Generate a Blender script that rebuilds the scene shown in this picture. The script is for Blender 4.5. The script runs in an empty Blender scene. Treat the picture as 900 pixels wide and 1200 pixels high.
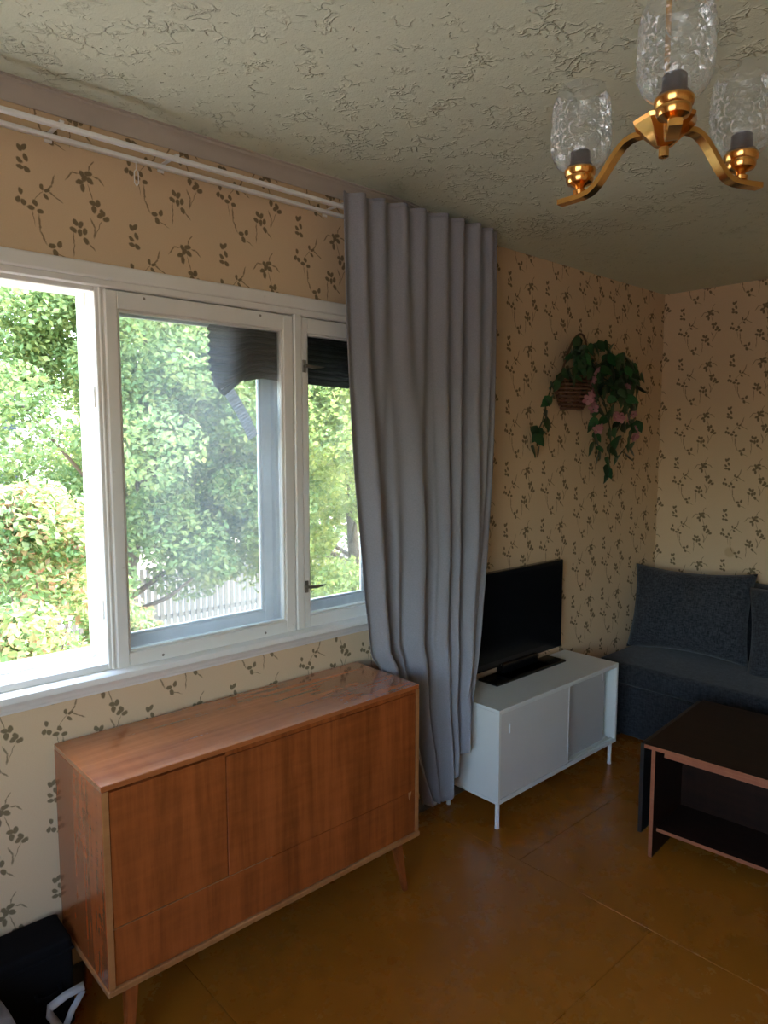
import bpy, bmesh, math, random
import numpy as np
from mathutils import Vector, Matrix, Euler
R = math.radians
rnd = random.Random(7)
sc = bpy.context.scene
col = sc.collection

# ------------------------------------------------------------------ camera
yaw, pitch = R(47.617), R(-5.666)
F = Vector((math.cos(yaw)*math.cos(pitch), math.sin(yaw)*math.cos(pitch), math.sin(pitch)))
RT = Vector((math.sin(yaw), -math.cos(yaw), 0))
UP = RT.cross(F)
cam = bpy.data.cameras.new('camera')
cam.sensor_fit = 'VERTICAL'; cam.sensor_height = 36; cam.lens = 830.233*36/1200
cam.clip_start = .05; cam.clip_end = 300
cam_o = bpy.data.objects.new('camera', cam); col.objects.link(cam_o)
m = Matrix((RT, UP, -F)).transposed().to_4x4(); m.translation = Vector((0, -2.094, 1.621))
cam_o.matrix_world = m
sc.camera = cam_o

# ------------------------------------------------------------------ light and exposure
sc.view_settings.view_transform = 'Standard'; sc.view_settings.look = 'None'
sc.view_settings.gamma = 1; sc.view_settings.use_curve_mapping = False
EXPOSURE = 0.0; SKY = 4.0; SUN = 2.2
sc.view_settings.exposure = EXPOSURE
w = bpy.data.worlds.new('sky'); sc.world = w; w.use_nodes = True
nt = w.node_tree; nt.nodes.clear()
wo = nt.nodes.new('ShaderNodeOutputWorld'); bg = nt.nodes.new('ShaderNodeBackground')
sk = nt.nodes.new('ShaderNodeTexSky'); sk.sky_type = 'NISHITA'; sk.sun_disc = False
sk.sun_elevation = R(48); sk.sun_rotation = R(90); sk.air_density = 1.2; sk.dust_density = 3
bg.inputs[1].default_value = SKY
nt.links.new(sk.outputs[0], bg.inputs[0]); nt.links.new(bg.outputs[0], wo.inputs[0])
sl = bpy.data.lights.new('sun', 'SUN'); sl.energy = SUN; sl.angle = R(.8); sl.color = (1, .93, .8)
so = bpy.data.objects.new('sun', sl); col.objects.link(so)
so.rotation_euler = Vector((.62, 0, .78)).to_track_quat('Z', 'Y').to_euler()
try:
    sc.cycles.max_bounces = 10; sc.cycles.diffuse_bounces = 6; sc.cycles.transparent_max_bounces = 24
    sc.cycles.use_denoising = True; sc.cycles.caustics_reflective = False; sc.cycles.caustics_refractive = False
    sc.cycles.sample_clamp_indirect = 8
except Exception: pass

# ------------------------------------------------------------------ helpers
def children(o): return [c for c in col.objects if c.parent == o]
def tag(o, label=None, cat=None, group=None, kind=None):
    if label: o['label'] = label
    if cat: o['category'] = cat
    if group: o['group'] = group
    if kind: o['kind'] = kind
    return o
def empty(name, loc=(0, 0, 0), rz=0, label=None, cat=None, group=None, kind=None):
    o = bpy.data.objects.new(name, None); col.objects.link(o)
    o.empty_display_size = .1
    o.location = loc; o.rotation_euler = (0, 0, rz)
    return tag(o, label, cat, group, kind)
def copy_tree(o, parent=None):
    c = o.copy(); col.objects.link(c); c.parent = parent
    for ch in children(o): copy_tree(ch, c)
    return c
class MB:
    def __init__(s): s.bm = bmesh.new()
    def add(s, b, M=None):
        if M is not None: bmesh.ops.transform(b, matrix=M, verts=b.verts)
        me = bpy.data.meshes.new('t'); b.to_mesh(me); b.free(); s.bm.from_mesh(me); bpy.data.meshes.remove(me); return s
    def box(s, x0, x1, y0, y1, z0, z1, bev=.002, seg=1, M=None):
        b = bmesh.new(); bmesh.ops.create_cube(b, size=1)
        for v in b.verts:
            v.co = Vector(((x0+x1)/2+v.co.x*(x1-x0), (y0+y1)/2+v.co.y*(y1-y0), (z0+z1)/2+v.co.z*(z1-z0)))
        if bev: bmesh.ops.bevel(b, geom=b.edges[:], offset=bev, segments=seg, affect='EDGES', profile=.5)
        return s.add(b, M)
    def tube(s, pts, r, n=8, cap=True, M=None):
        b = bmesh.new(); pts = [Vector(p) for p in pts]; rings = []
        rr = r if isinstance(r, (list, tuple)) else [r]*len(pts)
        prev = None
        for i, p in enumerate(pts):
            d = (pts[min(i+1, len(pts)-1)]-pts[max(i-1, 0)]).normalized()
            a = prev if prev is not None else (Vector((0, 0, 1)) if abs(d.z) < .9 else Vector((1, 0, 0)))
            a = (a-d*a.dot(d)).normalized(); prev = a; c = d.cross(a)
            rings.append([b.verts.new(p+(a*math.cos(t)+c*math.sin(t))*rr[i]) for t in [2*math.pi*k/n for k in range(n)]])
        for i in range(len(rings)-1):
            for k in range(n): b.faces.new((rings[i][k], rings[i][(k+1) % n], rings[i+1][(k+1) % n], rings[i+1][k]))
        if cap: b.faces.new(rings[0][::-1]); b.faces.new(rings[-1])
        return s.add(b, M)
    def lathe(s, prof, n=24, M=None, cap=True):
        b = bmesh.new(); rings = []
        for r, z in prof:
            rings.append([b.verts.new((max(r, 1e-4)*math.cos(2*math.pi*k/n), max(r, 1e-4)*math.sin(2*math.pi*k/n), z)) for k in range(n)])
        for i in range(len(rings)-1):
            for k in range(n): b.faces.new((rings[i][k], rings[i][(k+1) % n], rings[i+1][(k+1) % n], rings[i+1][k]))
        if cap: b.faces.new(rings[0][::-1]); b.faces.new(rings[-1])
        return s.add(b, M)
    def prism(s, poly, axis, a0, a1, M=None):
        """poly: list of 2d points in the plane perpendicular to axis"""
        b = bmesh.new()
        def P(p, a): return {'x': (a, p[0], p[1]), 'y': (p[0], a, p[1]), 'z': (p[0], p[1], a)}[axis]
        A = [b.verts.new(P(p, a0)) for p in poly]; B = [b.verts.new(P(p, a1)) for p in poly]
        n = len(poly)
        for i in range(n): b.faces.new((A[i], A[(i+1) % n], B[(i+1) % n], B[i]))
        b.faces.new(A[::-1]); b.faces.new(B)
        bmesh.ops.recalc_face_normals(b, faces=b.faces[:])
        return s.add(b, M)
    def build(s, name, mat, parent=None, smooth=None, loc=None):
        me = bpy.data.meshes.new(name); s.bm.to_mesh(me); s.bm.free()
        me.shade_flat() if smooth is None else me.shade_smooth()
        if mat: me.materials.append(mat)
        o = bpy.data.objects.new(name, me); col.objects.link(o)
        if parent: o.parent = parent
        if loc: o.location = loc
        if smooth not in (None, True):
            md = o.modifiers.new('edges', 'EDGE_SPLIT'); md.split_angle = R(smooth)
        return o
def mesh_np(name, verts, faces, mat, parent=None, smooth=False, uv=None):
    me = bpy.data.meshes.new(name)
    verts = np.asarray(verts, np.float32); faces = np.asarray(faces, np.int32)
    k = faces.shape[1]
    me.vertices.add(len(verts)); me.vertices.foreach_set('co', verts.ravel())
    me.loops.add(faces.size); me.loops.foreach_set('vertex_index', faces.ravel())
    me.polygons.add(len(faces)); me.polygons.foreach_set('loop_start', np.arange(0, faces.size, k, dtype=np.int32))
    me.update(calc_edges=True); me.validate()
    if uv is not None:
        ul = me.uv_layers.new(name='UVMap'); ul.data.foreach_set('uv', np.asarray(uv, np.float32)[faces.ravel()].ravel())
    me.shade_smooth() if smooth else me.shade_flat()
    if mat: me.materials.append(mat)
    o = bpy.data.objects.new(name, me); col.objects.link(o)
    if parent: o.parent = parent
    return o

# ------------------------------------------------------------------ materials
class NT:
    def __init__(s, name):
        s.m = bpy.data.materials.new(name); s.m.use_nodes = True; s.t = s.m.node_tree; s.t.nodes.clear()
        s.out = s.t.nodes.new('ShaderNodeOutputMaterial')
    def n(s, typ, **kw):
        nd = s.t.nodes.new(typ)
        for k, v in kw.items():
            if k == 'ins':
                for a, b in v.items():
                    if hasattr(b, 'links') or isinstance(b, bpy.types.NodeSocket): s.t.links.new(b, nd.inputs[a])
                    else: nd.inputs[a].default_value = b
            else: setattr(nd, k, v)
        return nd
    def math(s, op, a, b=None, c=None, clamp=False):
        i = {0: a}
        if b is not None: i[1] = b
        if c is not None: i[2] = c
        nd = s.n('ShaderNodeMath', operation=op, ins=i); nd.use_clamp = clamp; return nd.outputs[0]
    def mix(s, f, a, b, mode='MIX'):
        nd = s.n('ShaderNodeMix', data_type='RGBA', blend_type=mode, ins={0: f, 6: a, 7: b}); return nd.outputs[2]
    def ramp(s, f, stops):
        nd = s.n('ShaderNodeValToRGB', ins={0: f}); el = nd.color_ramp.elements
        while len(el) < len(stops): el.new(.5)
        for e, (p, c) in zip(el, stops): e.position = p; e.color = c if len(c) == 4 else (*c, 1)
        return nd.outputs[0]
    def noise(s, vec, scale, detail=4, rough=.55, dist=0):
        return s.n('ShaderNodeTexNoise', ins={'Vector': vec, 'Scale': scale, 'Detail': detail, 'Roughness': rough, 'Distortion': dist}).outputs[0]
    def mapping(s, vec, loc=(0, 0, 0), rot=(0, 0, 0), scale=(1, 1, 1), typ='POINT'):
        return s.n('ShaderNodeMapping', vector_type=typ, ins={0: vec, 1: loc, 2: rot, 3: scale}).outputs[0]
    def obj(s): return s.n('ShaderNodeTexCoord').outputs['Object']
    def bump(s, h, strength=.3, dist=.002, nrm=None):
        i = {'Strength': strength, 'Distance': dist, 'Height': h}
        if nrm is not None: i['Normal'] = nrm
        return s.n('ShaderNodeBump', ins=i).outputs[0]
    def bsdf(s, **ins):
        b = s.n('ShaderNodeBsdfPrincipled', ins={k.replace('_', ' '): v for k, v in ins.items()}); s.t.links.new(b.outputs[0], s.out.inputs[0]); return b
def c4(r, g, b): return (r, g, b, 1)
def simple(name, c, rough=.5, metal=0, var=.12, nscale=30, bump=.1, coat=0, spec=.5):
    t = NT(name); o = t.obj(); n = t.noise(o, nscale)
    d = c4(*[x*(1-var) for x in c]); l = c4(*[min(1, x*(1+var)) for x in c])
    cc = t.mix(n, d, l)
    t.bsdf(Base_Color=cc, Roughness=rough, Metallic=metal, Coat_Weight=coat, Specular_IOR_Level=spec, Normal=t.bump(n, bump, .001))
    return t.m

# --- wallpaper
def wallpaper():
    t = NT('floral wallpaper')
    uv = t.n('ShaderNodeUVMap').outputs[0]
    sep = t.n('ShaderNodeSeparateXYZ', ins={0: uv})
    W, Hh = .298, .293
    s = t.math('DIVIDE', t.math('SUBTRACT', sep.outputs[0], .88), 2*W)
    idx = t.math('FLOOR', s)
    par = t.math('FLOORED_MODULO', idx, 2)
    fr = t.math('MULTIPLY', t.math('FRACT', t.math('MULTIPLY', s, 2)), W)
    v = t.math('SUBTRACT', sep.outputs[1], t.math('MULTIPLY_ADD', par, .147, 2.22-.17))
    fv = t.math('MULTIPLY', t.math('FRACT', t.math('DIVIDE', v, Hh)), Hh)
    p = t.n('ShaderNodeCombineXYZ', ins={0: fr, 1: fv, 2: 0.0}).outputs[0]
    wob = t.n('ShaderNodeTexNoise', ins={'Vector': p, 'Scale': 90., 'Detail': 1.})
    wv = t.n('ShaderNodeVectorMath', operation='MULTIPLY_ADD', ins={0: wob.outputs['Color'], 1: (.006, .006, 0), 2: (-.003, -.003, 0)}).outputs[0]
    p = t.n('ShaderNodeVectorMath', operation='ADD', ins={0: p, 1: wv}).outputs[0]
    # motif coordinates measured about the first leaf cluster
    K = .00037
    def q(x, y): # picture-space helper grid, slanted
        return (.03+(x-135)*K, .17-(y-125)*.00040+(x-135)*.000062)
    L = []; S = []
    def leaf(x, y, l, wd, a): L.append((*q(x, y), l*1.18, wd*1.22, R(a)))
    def stem(pts, wd=.0011):
        for a, b in zip(pts[:-1], pts[1:]):
            A = Vector(q(*a)); B = Vector(q(*b)); c = (A+B)/2; d = B-A
            S.append((c.x, c.y, d.length/2*1.25, wd*1.5, math.atan2(d.y, d.x)))
    a, b_ = .0085, .0052
    for e in [(122, 52, 120), (150, 48, 60), (160, 115, 110), (118, 135, 140), (120, 175, 170), (165, 190, 140)]: leaf(e[0], e[1], a, b_, e[2])
    for e in [(262, 298, 110), (298, 318, 20), (288, 358, 130)]: leaf(e[0], e[1], .0075, .004, e[2])
    stem([(300, 315), (335, 280), (352, 222)], .0016); stem([(312, 325), (355, 358), (402, 392)], .0014); stem([(210, 380), (262, 328)], .0008)
    for e in [(115, 330, 100), (97, 383, 80), (133, 400, 120), (183, 435, 170), (212, 403, 120), (245, 458, 5)]: leaf(e[0], e[1], .0078, .0052, e[2])
    stem([(190, 450), (205, 540)], .0008)
    stem([(235, 490), (240, 585), (275, 665)], .0018)
    for e in [(318, 683, 10), (372, 675, 70), (340, 730, 120)]: leaf(e[0], e[1], .009, .0055, e[2])
    stem([(355, 735), (430, 775)], .001)
    for e in [(557, 195, 120), (603, 190, 20), (535, 248, 20), (612, 238, 140), (557, 285, 90), (572, 222, 60)]: leaf(e[0], e[1], .0095, .006, e[2])
    stem([(528, 192), (478, 188), (437, 235)], .0016); stem([(638, 208), (680, 220), (715, 260)], .0016)
    stem([(605, 170), (620, 130), (642, 108)], .0014); stem([(600, 270), (628, 365)], .0011)
    for e in [(628, 388, 160), (666, 388, 70), (637, 430, 90), (700, 450, 110), (682, 472, 30), (728, 495, 20)]: leaf(e[0], e[1], .009, .006, e[2])
    stem([(690, 510), (650, 590)], .0008); stem([(610, 498), (640, 560), (630, 622)], .0017)
    for e in [(492, 522, 130), (530, 537, 60), (475, 572, 150), (523, 590, 90), (562, 582, 80), (567, 648, 120)]: leaf(e[0], e[1], .0088, .0055, e[2])
    stem([(475, 600), (478, 668), (472, 745)], .0012); stem([(590, 665), (632, 712)], .0016)
    prims = []
    for kind, arr in (('L', L), ('S', S)):
        for (x, y, l, wd, an) in arr:
            ex = max(abs(math.cos(an))*l, wd)+.003; ey = max(abs(math.sin(an))*l, wd)+.003
            for dx in (0, W, -W):
                for dy in (0, Hh, -Hh):
                    X, Y = x+dx, y+dy
                    if X+ex > 0 and X-ex < W and Y+ey > 0 and Y-ey < Hh: prims.append((kind, X, Y, l, wd, an))
    def chain(kind):
        acc = None
        for k, X, Y, l, wd, an in prims:
            if k != kind: continue
            mm = t.n('ShaderNodeMapping', vector_type='TEXTURE', ins={0: p, 1: (X, Y, 0), 2: (0, 0, an), 3: (l, wd, 1)}).outputs[0]
            ln = t.n('ShaderNodeVectorMath', operation='DOT_PRODUCT', ins={0: mm, 1: mm}).outputs[1]
            acc = ln if acc is None else t.math('MINIMUM', acc, ln)
        return acc
    lf = t.n('ShaderNodeMapRange', ins={0: chain('L'), 1: .65, 2: 1.25, 3: 1.0, 4: 0.0}).outputs[0]
    st = t.n('ShaderNodeMapRange', ins={0: chain('S'), 1: .3, 2: 1.6, 3: .85, 4: 0.0}).outputs[0]
    grain = t.noise(t.mapping(uv, scale=(220, 900, 1)), 1, 3, .7)
    big = t.noise(uv, 2.3, 3)
    base = t.mix(grain, c4(.56, .405, .255), c4(.68, .515, .34))
    base = t.mix(t.math('MULTIPLY', big, .25), base, c4(.58, .41, .23))
    ink = t.mix(grain, c4(.10, .07, .035), c4(.22, .165, .09))
    c = t.mix(t.math('MULTIPLY', t.math('MAXIMUM', lf, st), .93), base, ink)
    # round water stain by the corner
    dd = t.n('ShaderNodeVectorMath', operation='DISTANCE', ins={0: uv, 1: (STAIN_U, .985, 0)}).outputs[1]
    stn = t.n('ShaderNodeMapRange', ins={0: dd, 1: .022, 2: .034, 3: .35, 4: 0.0}).outputs[0]
    c = t.mix(stn, c, c4(.33, .19, .08))
    t.bsdf(Base_Color=c, Roughness=.85, Specular_IOR_Level=.15, Normal=t.bump(grain, .25, .0008))
    return t.m
BACK_OFF = .611+3*.298-.091-.02
STAIN_U = BACK_OFF+.447
M = {}
M['wallpaper'] = wallpaper()

def ceiling_mat():
    t = NT('rough plaster ceiling'); o = t.obj()
    fine = t.noise(o, 170, 4, .6); mid = t.noise(o, 30, 4, .55, .3)
    wv = t.n('ShaderNodeVectorMath', operation='MULTIPLY_ADD', ins={0: t.n('ShaderNodeTexNoise', ins={'Vector': o, 'Scale': 22., 'Detail': 3.}).outputs['Color'], 1: (.07, .07, .07), 2: o}).outputs[0]
    v = t.n('ShaderNodeTexVoronoi', feature='DISTANCE_TO_EDGE', ins={'Vector': wv, 'Scale': 26.}).outputs[0]
    ridge = t.math('SUBTRACT', 1.0, t.math('MULTIPLY', v, 7, clamp=True))
    pn = t.math('ADD', t.math('MULTIPLY', t.noise(o, 13, 2, .5), .75), t.math('MULTIPLY', t.noise(o, 2.2, 2, .5), .30))
    patch = t.n('ShaderNodeMapRange', ins={0: pn, 1: .53, 2: .64, 3: 0., 4: 1.}).outputs[0]
    pits = t.n('ShaderNodeMapRange', ins={0: t.noise(o, 44, 2, .5, .6), 1: .66, 2: .74, 3: 0., 4: 1.}).outputs[0]
    h = t.math('ADD', t.math('MULTIPLY', fine, .10), t.math('MULTIPLY', mid, .16))
    h = t.math('ADD', h, t.math('MULTIPLY', t.math('MULTIPLY', ridge, patch), .55))
    h = t.math('SUBTRACT', h, t.math('MULTIPLY', pits, .30))
    c = t.mix(t.noise(o, 1.4, 3), c4(.60, .645, .49), c4(.68, .72, .58))
    c = t.mix(t.math('MULTIPLY', pits, .35), c, c4(.33, .33, .24))
    t.bsdf(Base_Color=c, Roughness=.8, Specular_IOR_Level=.2, Normal=t.bump(h, 1.0, .009))
    return t.m
M['ceiling'] = ceiling_mat()

def floor_mat():
    t = NT('glossy brown floor paint'); o = t.obj()
    n = t.noise(o, 1.6, 4); n2 = t.noise(o, 35, 5, .6); sp = t.noise(o, 140, 2)
    c = t.mix(n, c4(.28, .090, .007), c4(.36, .125, .012))
    c = t.mix(t.math('MULTIPLY', n2, .12), c, c4(.21, .075, .010))
    fl = t.n('ShaderNodeMapRange', ins={0: sp, 1: .76, 2: .80, 3: 0., 4: .5}).outputs[0]
    c = t.mix(fl, c, c4(.45, .28, .12))
    scuff = t.n('ShaderNodeMapRange', ins={0: t.noise(o, 4, 5, .7), 1: .40, 2: .80, 3: .24, 4: .36}).outputs[0]
    t.bsdf(Base_Color=c, Roughness=scuff, Specular_IOR_Level=.5, Normal=t.bump(t.math('ADD', n2, t.math('MULTIPLY', n, 2)), .15, .003))
    return t.m
M['floor'] = floor_mat()

def wood(name, dark, light, axis='z', rough=.3, coat=.4, scale=1.0, rot=0, fig=.35, bmp=.08, spec=.5):
    t = NT(name); o = t.obj()
    sc3 = {'x': (.9, 14, 14), 'y': (14, .9, 14), 'z': (14, 14, .9)}[axis]
    p = t.mapping(o, rot=(0, 0, rot), scale=tuple(k*scale for k in sc3))
    n1 = t.noise(p, 1.2, 5, .6, 1.2); n2 = t.noise(t.mapping(o, scale=tuple(k*scale*9 for k in sc3)), 1.0, 3, .7)
    cross = t.noise(t.mapping(o, scale={'x': (30, 5, 5), 'y': (5, 30, 5), 'z': (6, 6, 34)}[axis]), 1.2, 3, .6)
    f = t.math('ADD', t.math('MULTIPLY', n1, .75), t.math('MULTIPLY', n2, .3))
    f = t.math('ADD', f, t.math('MULTIPLY', t.math('SUBTRACT', cross, .5), fig))
    c = t.ramp(f, [(.32, dark), (.72, light)])
    t.bsdf(Base_Color=c, Roughness=rough, Specular_IOR_Level=spec, Coat_Weight=coat, Coat_Roughness=.09, Coat_IOR=1.6, **({'Normal': t.bump(n2, bmp, .0006)} if bmp > .05 else {}))
    return t.m
M['walnut_top'] = wood('polished walnut top', (.24, .058, .016), (.48, .155, .048), 'x', .14, 1.0, .45, fig=.12, bmp=.004)
M['walnut'] = wood('walnut veneer', (.155, .037, .009), (.38, .096, .023), 'z', .26, .35, .55, fig=.20, bmp=.03)
M['walnut_edge'] = wood('walnut edge', (.26, .10, .03), (.42, .19, .07), 'z', .35, .3)
M['table_dark'] = wood('dark table veneer', (.009, .005, .0035), (.024, .010, .006), 'y', .45, .0, spec=.15)
M['table_edge'] = wood('reddish table edge', (.20, .06, .03), (.34, .12, .06), 'y', .35, .3)
def white_paint():
    t = NT('old white gloss paint'); o = t.obj()
    n = t.noise(o, 9, 5, .6); s2 = t.noise(t.mapping(o, scale=(1, 1, 1)), 60, 3)
    c = t.mix(n, c4(.72, .70, .64), c4(.80, .79, .75))
    chip = t.n('ShaderNodeMapRange', ins={0: t.noise(o, 26, 5, .7), 1: .68, 2: .74, 3: 0., 4: .35}).outputs[0]
    c = t.mix(chip, c, c4(.42, .36, .26))
    t.bsdf(Base_Color=c, Roughness=.38, Normal=t.bump(t.math('ADD', n, t.math('MULTIPLY', s2, .4)), .2, .002))
    return t.m
M['white'] = white_paint()
M['white_lit'] = simple('brightened white paint', (.86, .86, .85), .4, var=.03)  # white lightened to imitate daylight on the outer frame and inner sill
M['cornice'] = simple('cornice paint', (.47, .42, .36), .6, var=.1, nscale=12)
M['rail'] = simple('white rail enamel', (.78, .78, .76), .35, var=.04)
M['bench'] = simple('white melamine', (.66, .67, .63), .35, var=.03, nscale=6, bump=.02)
M['bench_door'] = simple('off white door', (.58, .56, .53), .45, var=.04, nscale=6, bump=.02)
M['bench_door_shaded'] = simple('shaded off white door', (.46, .44, .42), .5, var=.04, nscale=6, bump=.02)  # door colour darkened to stand in for shade on the rear door
M['bench_steel'] = simple('white steel legs', (.72, .73, .72), .3, var=.03)
M['black_gloss'] = simple('black plastic', (.004, .004, .005), .18, var=.1, bump=0)
M['screen'] = simple('dark screen', (.003, .003, .004), .22, var=.05, bump=0, spec=.25)
M['grey_trim'] = simple('grey trim', (.12, .12, .12), .3)
M['brass'] = simple('brass', (.83, .43, .13), .2, metal=1, var=.15, nscale=50, bump=.05)
M['black_socket'] = simple('black bakelite', (.012, .012, .012), .4)
M['bulb'] = simple('frosted bulb', (.75, .75, .72), .3)
M['steel'] = simple('dull steel', (.28, .26, .22), .4, metal=.9, var=.3)
M['baseboard'] = simple('dark painted baseboard', (.10, .075, .05), .5, var=.2)
M['black_fabric'] = simple('black fabric', (.006, .006, .007), .9, nscale=200, bump=.3, spec=.1)
M['dim_grey'] = simple('grey cotton', (.16, .165, .18), .9, nscale=120, bump=.3)
M['strap'] = simple('grey strap', (.34, .34, .35), .7)
M['outer'] = simple('outside wall render', (.5, .46, .38), .9, var=.1)
def fabric(name, a, b, s=420, rough=.9, bs=.4, trans=0):
    t = NT(name); o = t.obj()
    w1 = t.noise(t.mapping(o, scale=(s*.25, s*.25, s)), 1, 2, .6); w2 = t.noise(t.mapping(o, scale=(s, s, s*.25)), 1, 2, .6)
    f = t.math('MULTIPLY', t.math('ADD', w1, w2), .5)
    f2 = t.n('ShaderNodeMapRange', ins={0: f, 1: .38, 2: .62}).outputs[0]
    c = t.mix(f2, c4(*a), c4(*b))
    bs_ = t.bsdf(Base_Color=c, Roughness=rough, Specular_IOR_Level=.2, Sheen_Weight=.15, Normal=t.bump(f, bs, .0015))
    if trans:
        tr = t.n('ShaderNodeBsdfTranslucent', ins={0: c})
        mx = t.n('ShaderNodeMixShader', ins={0: trans, 1: bs_.outputs[0], 2: tr.outputs[0]})
        t.t.links.new(mx.outputs[0], t.out.inputs[0])
    return t.m
M['sofa'] = fabric('charcoal sofa weave', (.010, .0115, .0145), (.036, .040, .048), 150)
M['cushion'] = fabric('charcoal ribbed weave', (.011, .0125, .016), (.050, .055, .066), 170)
M['curtain'] = fabric('grey curtain cloth', (.25, .25, .275), (.31, .31, .34), 700, .85, .15, .10)
M['blind'] = fabric('dark green pleated blind', (.012, .026, .022), (.028, .046, .040), 500, .8, .1, .10)
M['blind_strip'] = fabric('grey mesh strip', (.36, .36, .38), (.55, .55, .58), 260, .8, .6, .45)
def glass(name, haze=.0, tint=(1, 1, 1), refl=1.0, bump=None):
    t = NT(name)
    tr = t.n('ShaderNodeBsdfTransparent', ins={0: c4(*tint)})
    kw = {}
    if bump:
        h = bump(t); kw['Normal'] = t.bump(h, 1.0, .004)
    gl = t.n('ShaderNodeBsdfGlossy', ins={'Roughness': .03, 'Color': c4(1, 1, 1), **kw})
    lw = t.n('ShaderNodeFresnel', ins={0: 1.45, **kw})
    f = t.math('MULTIPLY', lw.outputs[0], refl, clamp=True)
    mx = t.n('ShaderNodeMixShader', ins={0: f, 1: tr.outputs[0], 2: gl.outputs[0]})
    if haze:
        df = t.n('ShaderNodeBsdfTranslucent', ins={0: c4(.9, .92, .95)}); d2 = t.n('ShaderNodeBsdfDiffuse', ins={0: c4(.8, .82, .85)})
        dd = t.n('ShaderNodeMixShader', ins={0: .5, 1: df.outputs[0], 2: d2.outputs[0]})
        nz = t.noise(t.obj(), 5, 4)
        mx = t.n('ShaderNodeMixShader', ins={0: t.math('MULTIPLY', nz, haze*2), 1: mx.outputs[0], 2: dd.outputs[0]})
    t.t.links.new(mx.outputs[0], t.out.inputs[0])
    return t.m
M['pane'] = glass('window glass', .012, (.98, .99, .98))
M['pane_dusty'] = glass('dusty window glass', .13, (.96, .98, .98))
M['shade'] = glass('moulded clear glass', .16, (.93, .95, .93), 2.0, lambda t: t.noise(t.obj(), 60, 2))
M['clear_plastic'] = simple('clear plastic', (.55, .55, .55), .15, bump=0)
def leaf_mat(name, cols, trans=.35, rough=.5, spec=.3):
    t = NT(name)
    g = t.n('ShaderNodeNewGeometry').outputs['Random Per Island']
    c = t.ramp(g, [(i/(len(cols)-1), k) for i, k in enumerate(cols)])
    b = t.bsdf(Base_Color=c, Roughness=rough, Specular_IOR_Level=spec)
    tr = t.n('ShaderNodeBsdfTranslucent', ins={0: c})
    mx = t.n('ShaderNodeMixShader', ins={0: trans, 1: b.outputs[0], 2: tr.outputs[0]})
    t.t.links.new(mx.outputs[0], t.out.inputs[0]); return t.m
M['oak_leaf'] = leaf_mat('oak leaves', [(.16, .25, .08), (.26, .35, .13), (.20, .31, .11), (.38, .42, .14), (.29, .38, .17)], .4)
M['lime_leaf'] = leaf_mat('lime green leaves', [(.24, .35, .10), (.37, .45, .13), (.30, .40, .13), (.50, .52, .15), (.33, .42, .18)], .45)
M['bush_leaf'] = leaf_mat('bush leaves', [(.15, .27, .08), (.24, .36, .14), (.18, .31, .11), (.40, .42, .16), (.16, .26, .09), (.50, .26, .15), (.23, .35, .14)], .4)
M['vine_leaf'] = leaf_mat('plastic ivy leaves', [(.005, .035, .010), (.010, .065, .018), (.018, .10, .028), (.007, .05, .014)], .1, .35, .5)
M['petal'] = leaf_mat('pink petals', [(.34, .12, .14), (.42, .17, .20), (.48, .24, .26)], .2)
M['bark'] = simple('bark', (.16, .12, .085), .9, var=.4, nscale=18, bump=.6)
M['tendril'] = simple('brown tendril', (.045, .05, .02), .7)
M['basket'] = simple('brown basket', (.10, .04, .018), .6, var=.4, nscale=60, bump=.4)
M['ground'] = simple('dry ground', (.34, .29, .24), .95, var=.35, nscale=1.2)
M['house'] = simple('pale house wall', (.78, .76, .78), .9, var=.05)
M['roof'] = simple('grey lilac roof', (.42, .40, .46), .8, var=.15, nscale=3)
M['fence'] = simple('weathered fence', (.19, .18, .165), .9, var=.2)
M['dark_glass'] = simple('dark window', (.05, .06, .08), .1)

# ------------------------------------------------------------------ the room
XB, XL, YN, H = 4.206, -1.3, -3.9, 2.5
WX0, WX1, WZ0, WZ1 = .10, 2.00, .90, 2.10       # opening in the window wall
def ceil_z(x):
    t = min(1, max(0, (x-1.9)/.65)); t = t*t*(3-2*t)
    return 2.552-(2.552-2.502)*t

def wall_panel(name, rects, mapf, mat, uvf):
    vs, fs, uv = [], [], []
    for (a0, a1, b0, b1) in rects:
        i = len(vs)
        for a, b in ((a0, b0), (a1, b0), (a1, b1), (a0, b1)): vs.append(mapf(a, b)); uv.append(uvf(a, b))
        fs.append((i, i+1, i+2, i+3))
    return mesh_np(name, vs, fs, mat, uv=uv)
def solid(o, th, off=-1):
    md = o.modifiers.new('thick', 'SOLIDIFY'); md.thickness = th; md.offset = off; return o
# window wall, with reveal thickness 0.20 outside
TOP = 2.60
ww = wall_panel('wall_window', [(XL-.2, WX0, -.05, TOP), (WX1, XB+.2, -.05, TOP), (WX0, WX1, -.05, WZ0), (WX0, WX1, WZ1, TOP)],
                lambda a, b: (a, 0, b), M['wallpaper'], lambda a, b: (a, b))
ww['kind'] = 'structure'
solid(ww, .2, 1)
for v in (0,): pass
wb = wall_panel('wall_back', [(YN-.2, 0, -.05, TOP)], lambda a, b: (XB, -a, b) if False else (XB, a, b), M['wallpaper'], lambda a, b: (BACK_OFF-a, b))
wb['kind'] = 'structure'; solid(wb, .2, 1)
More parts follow.
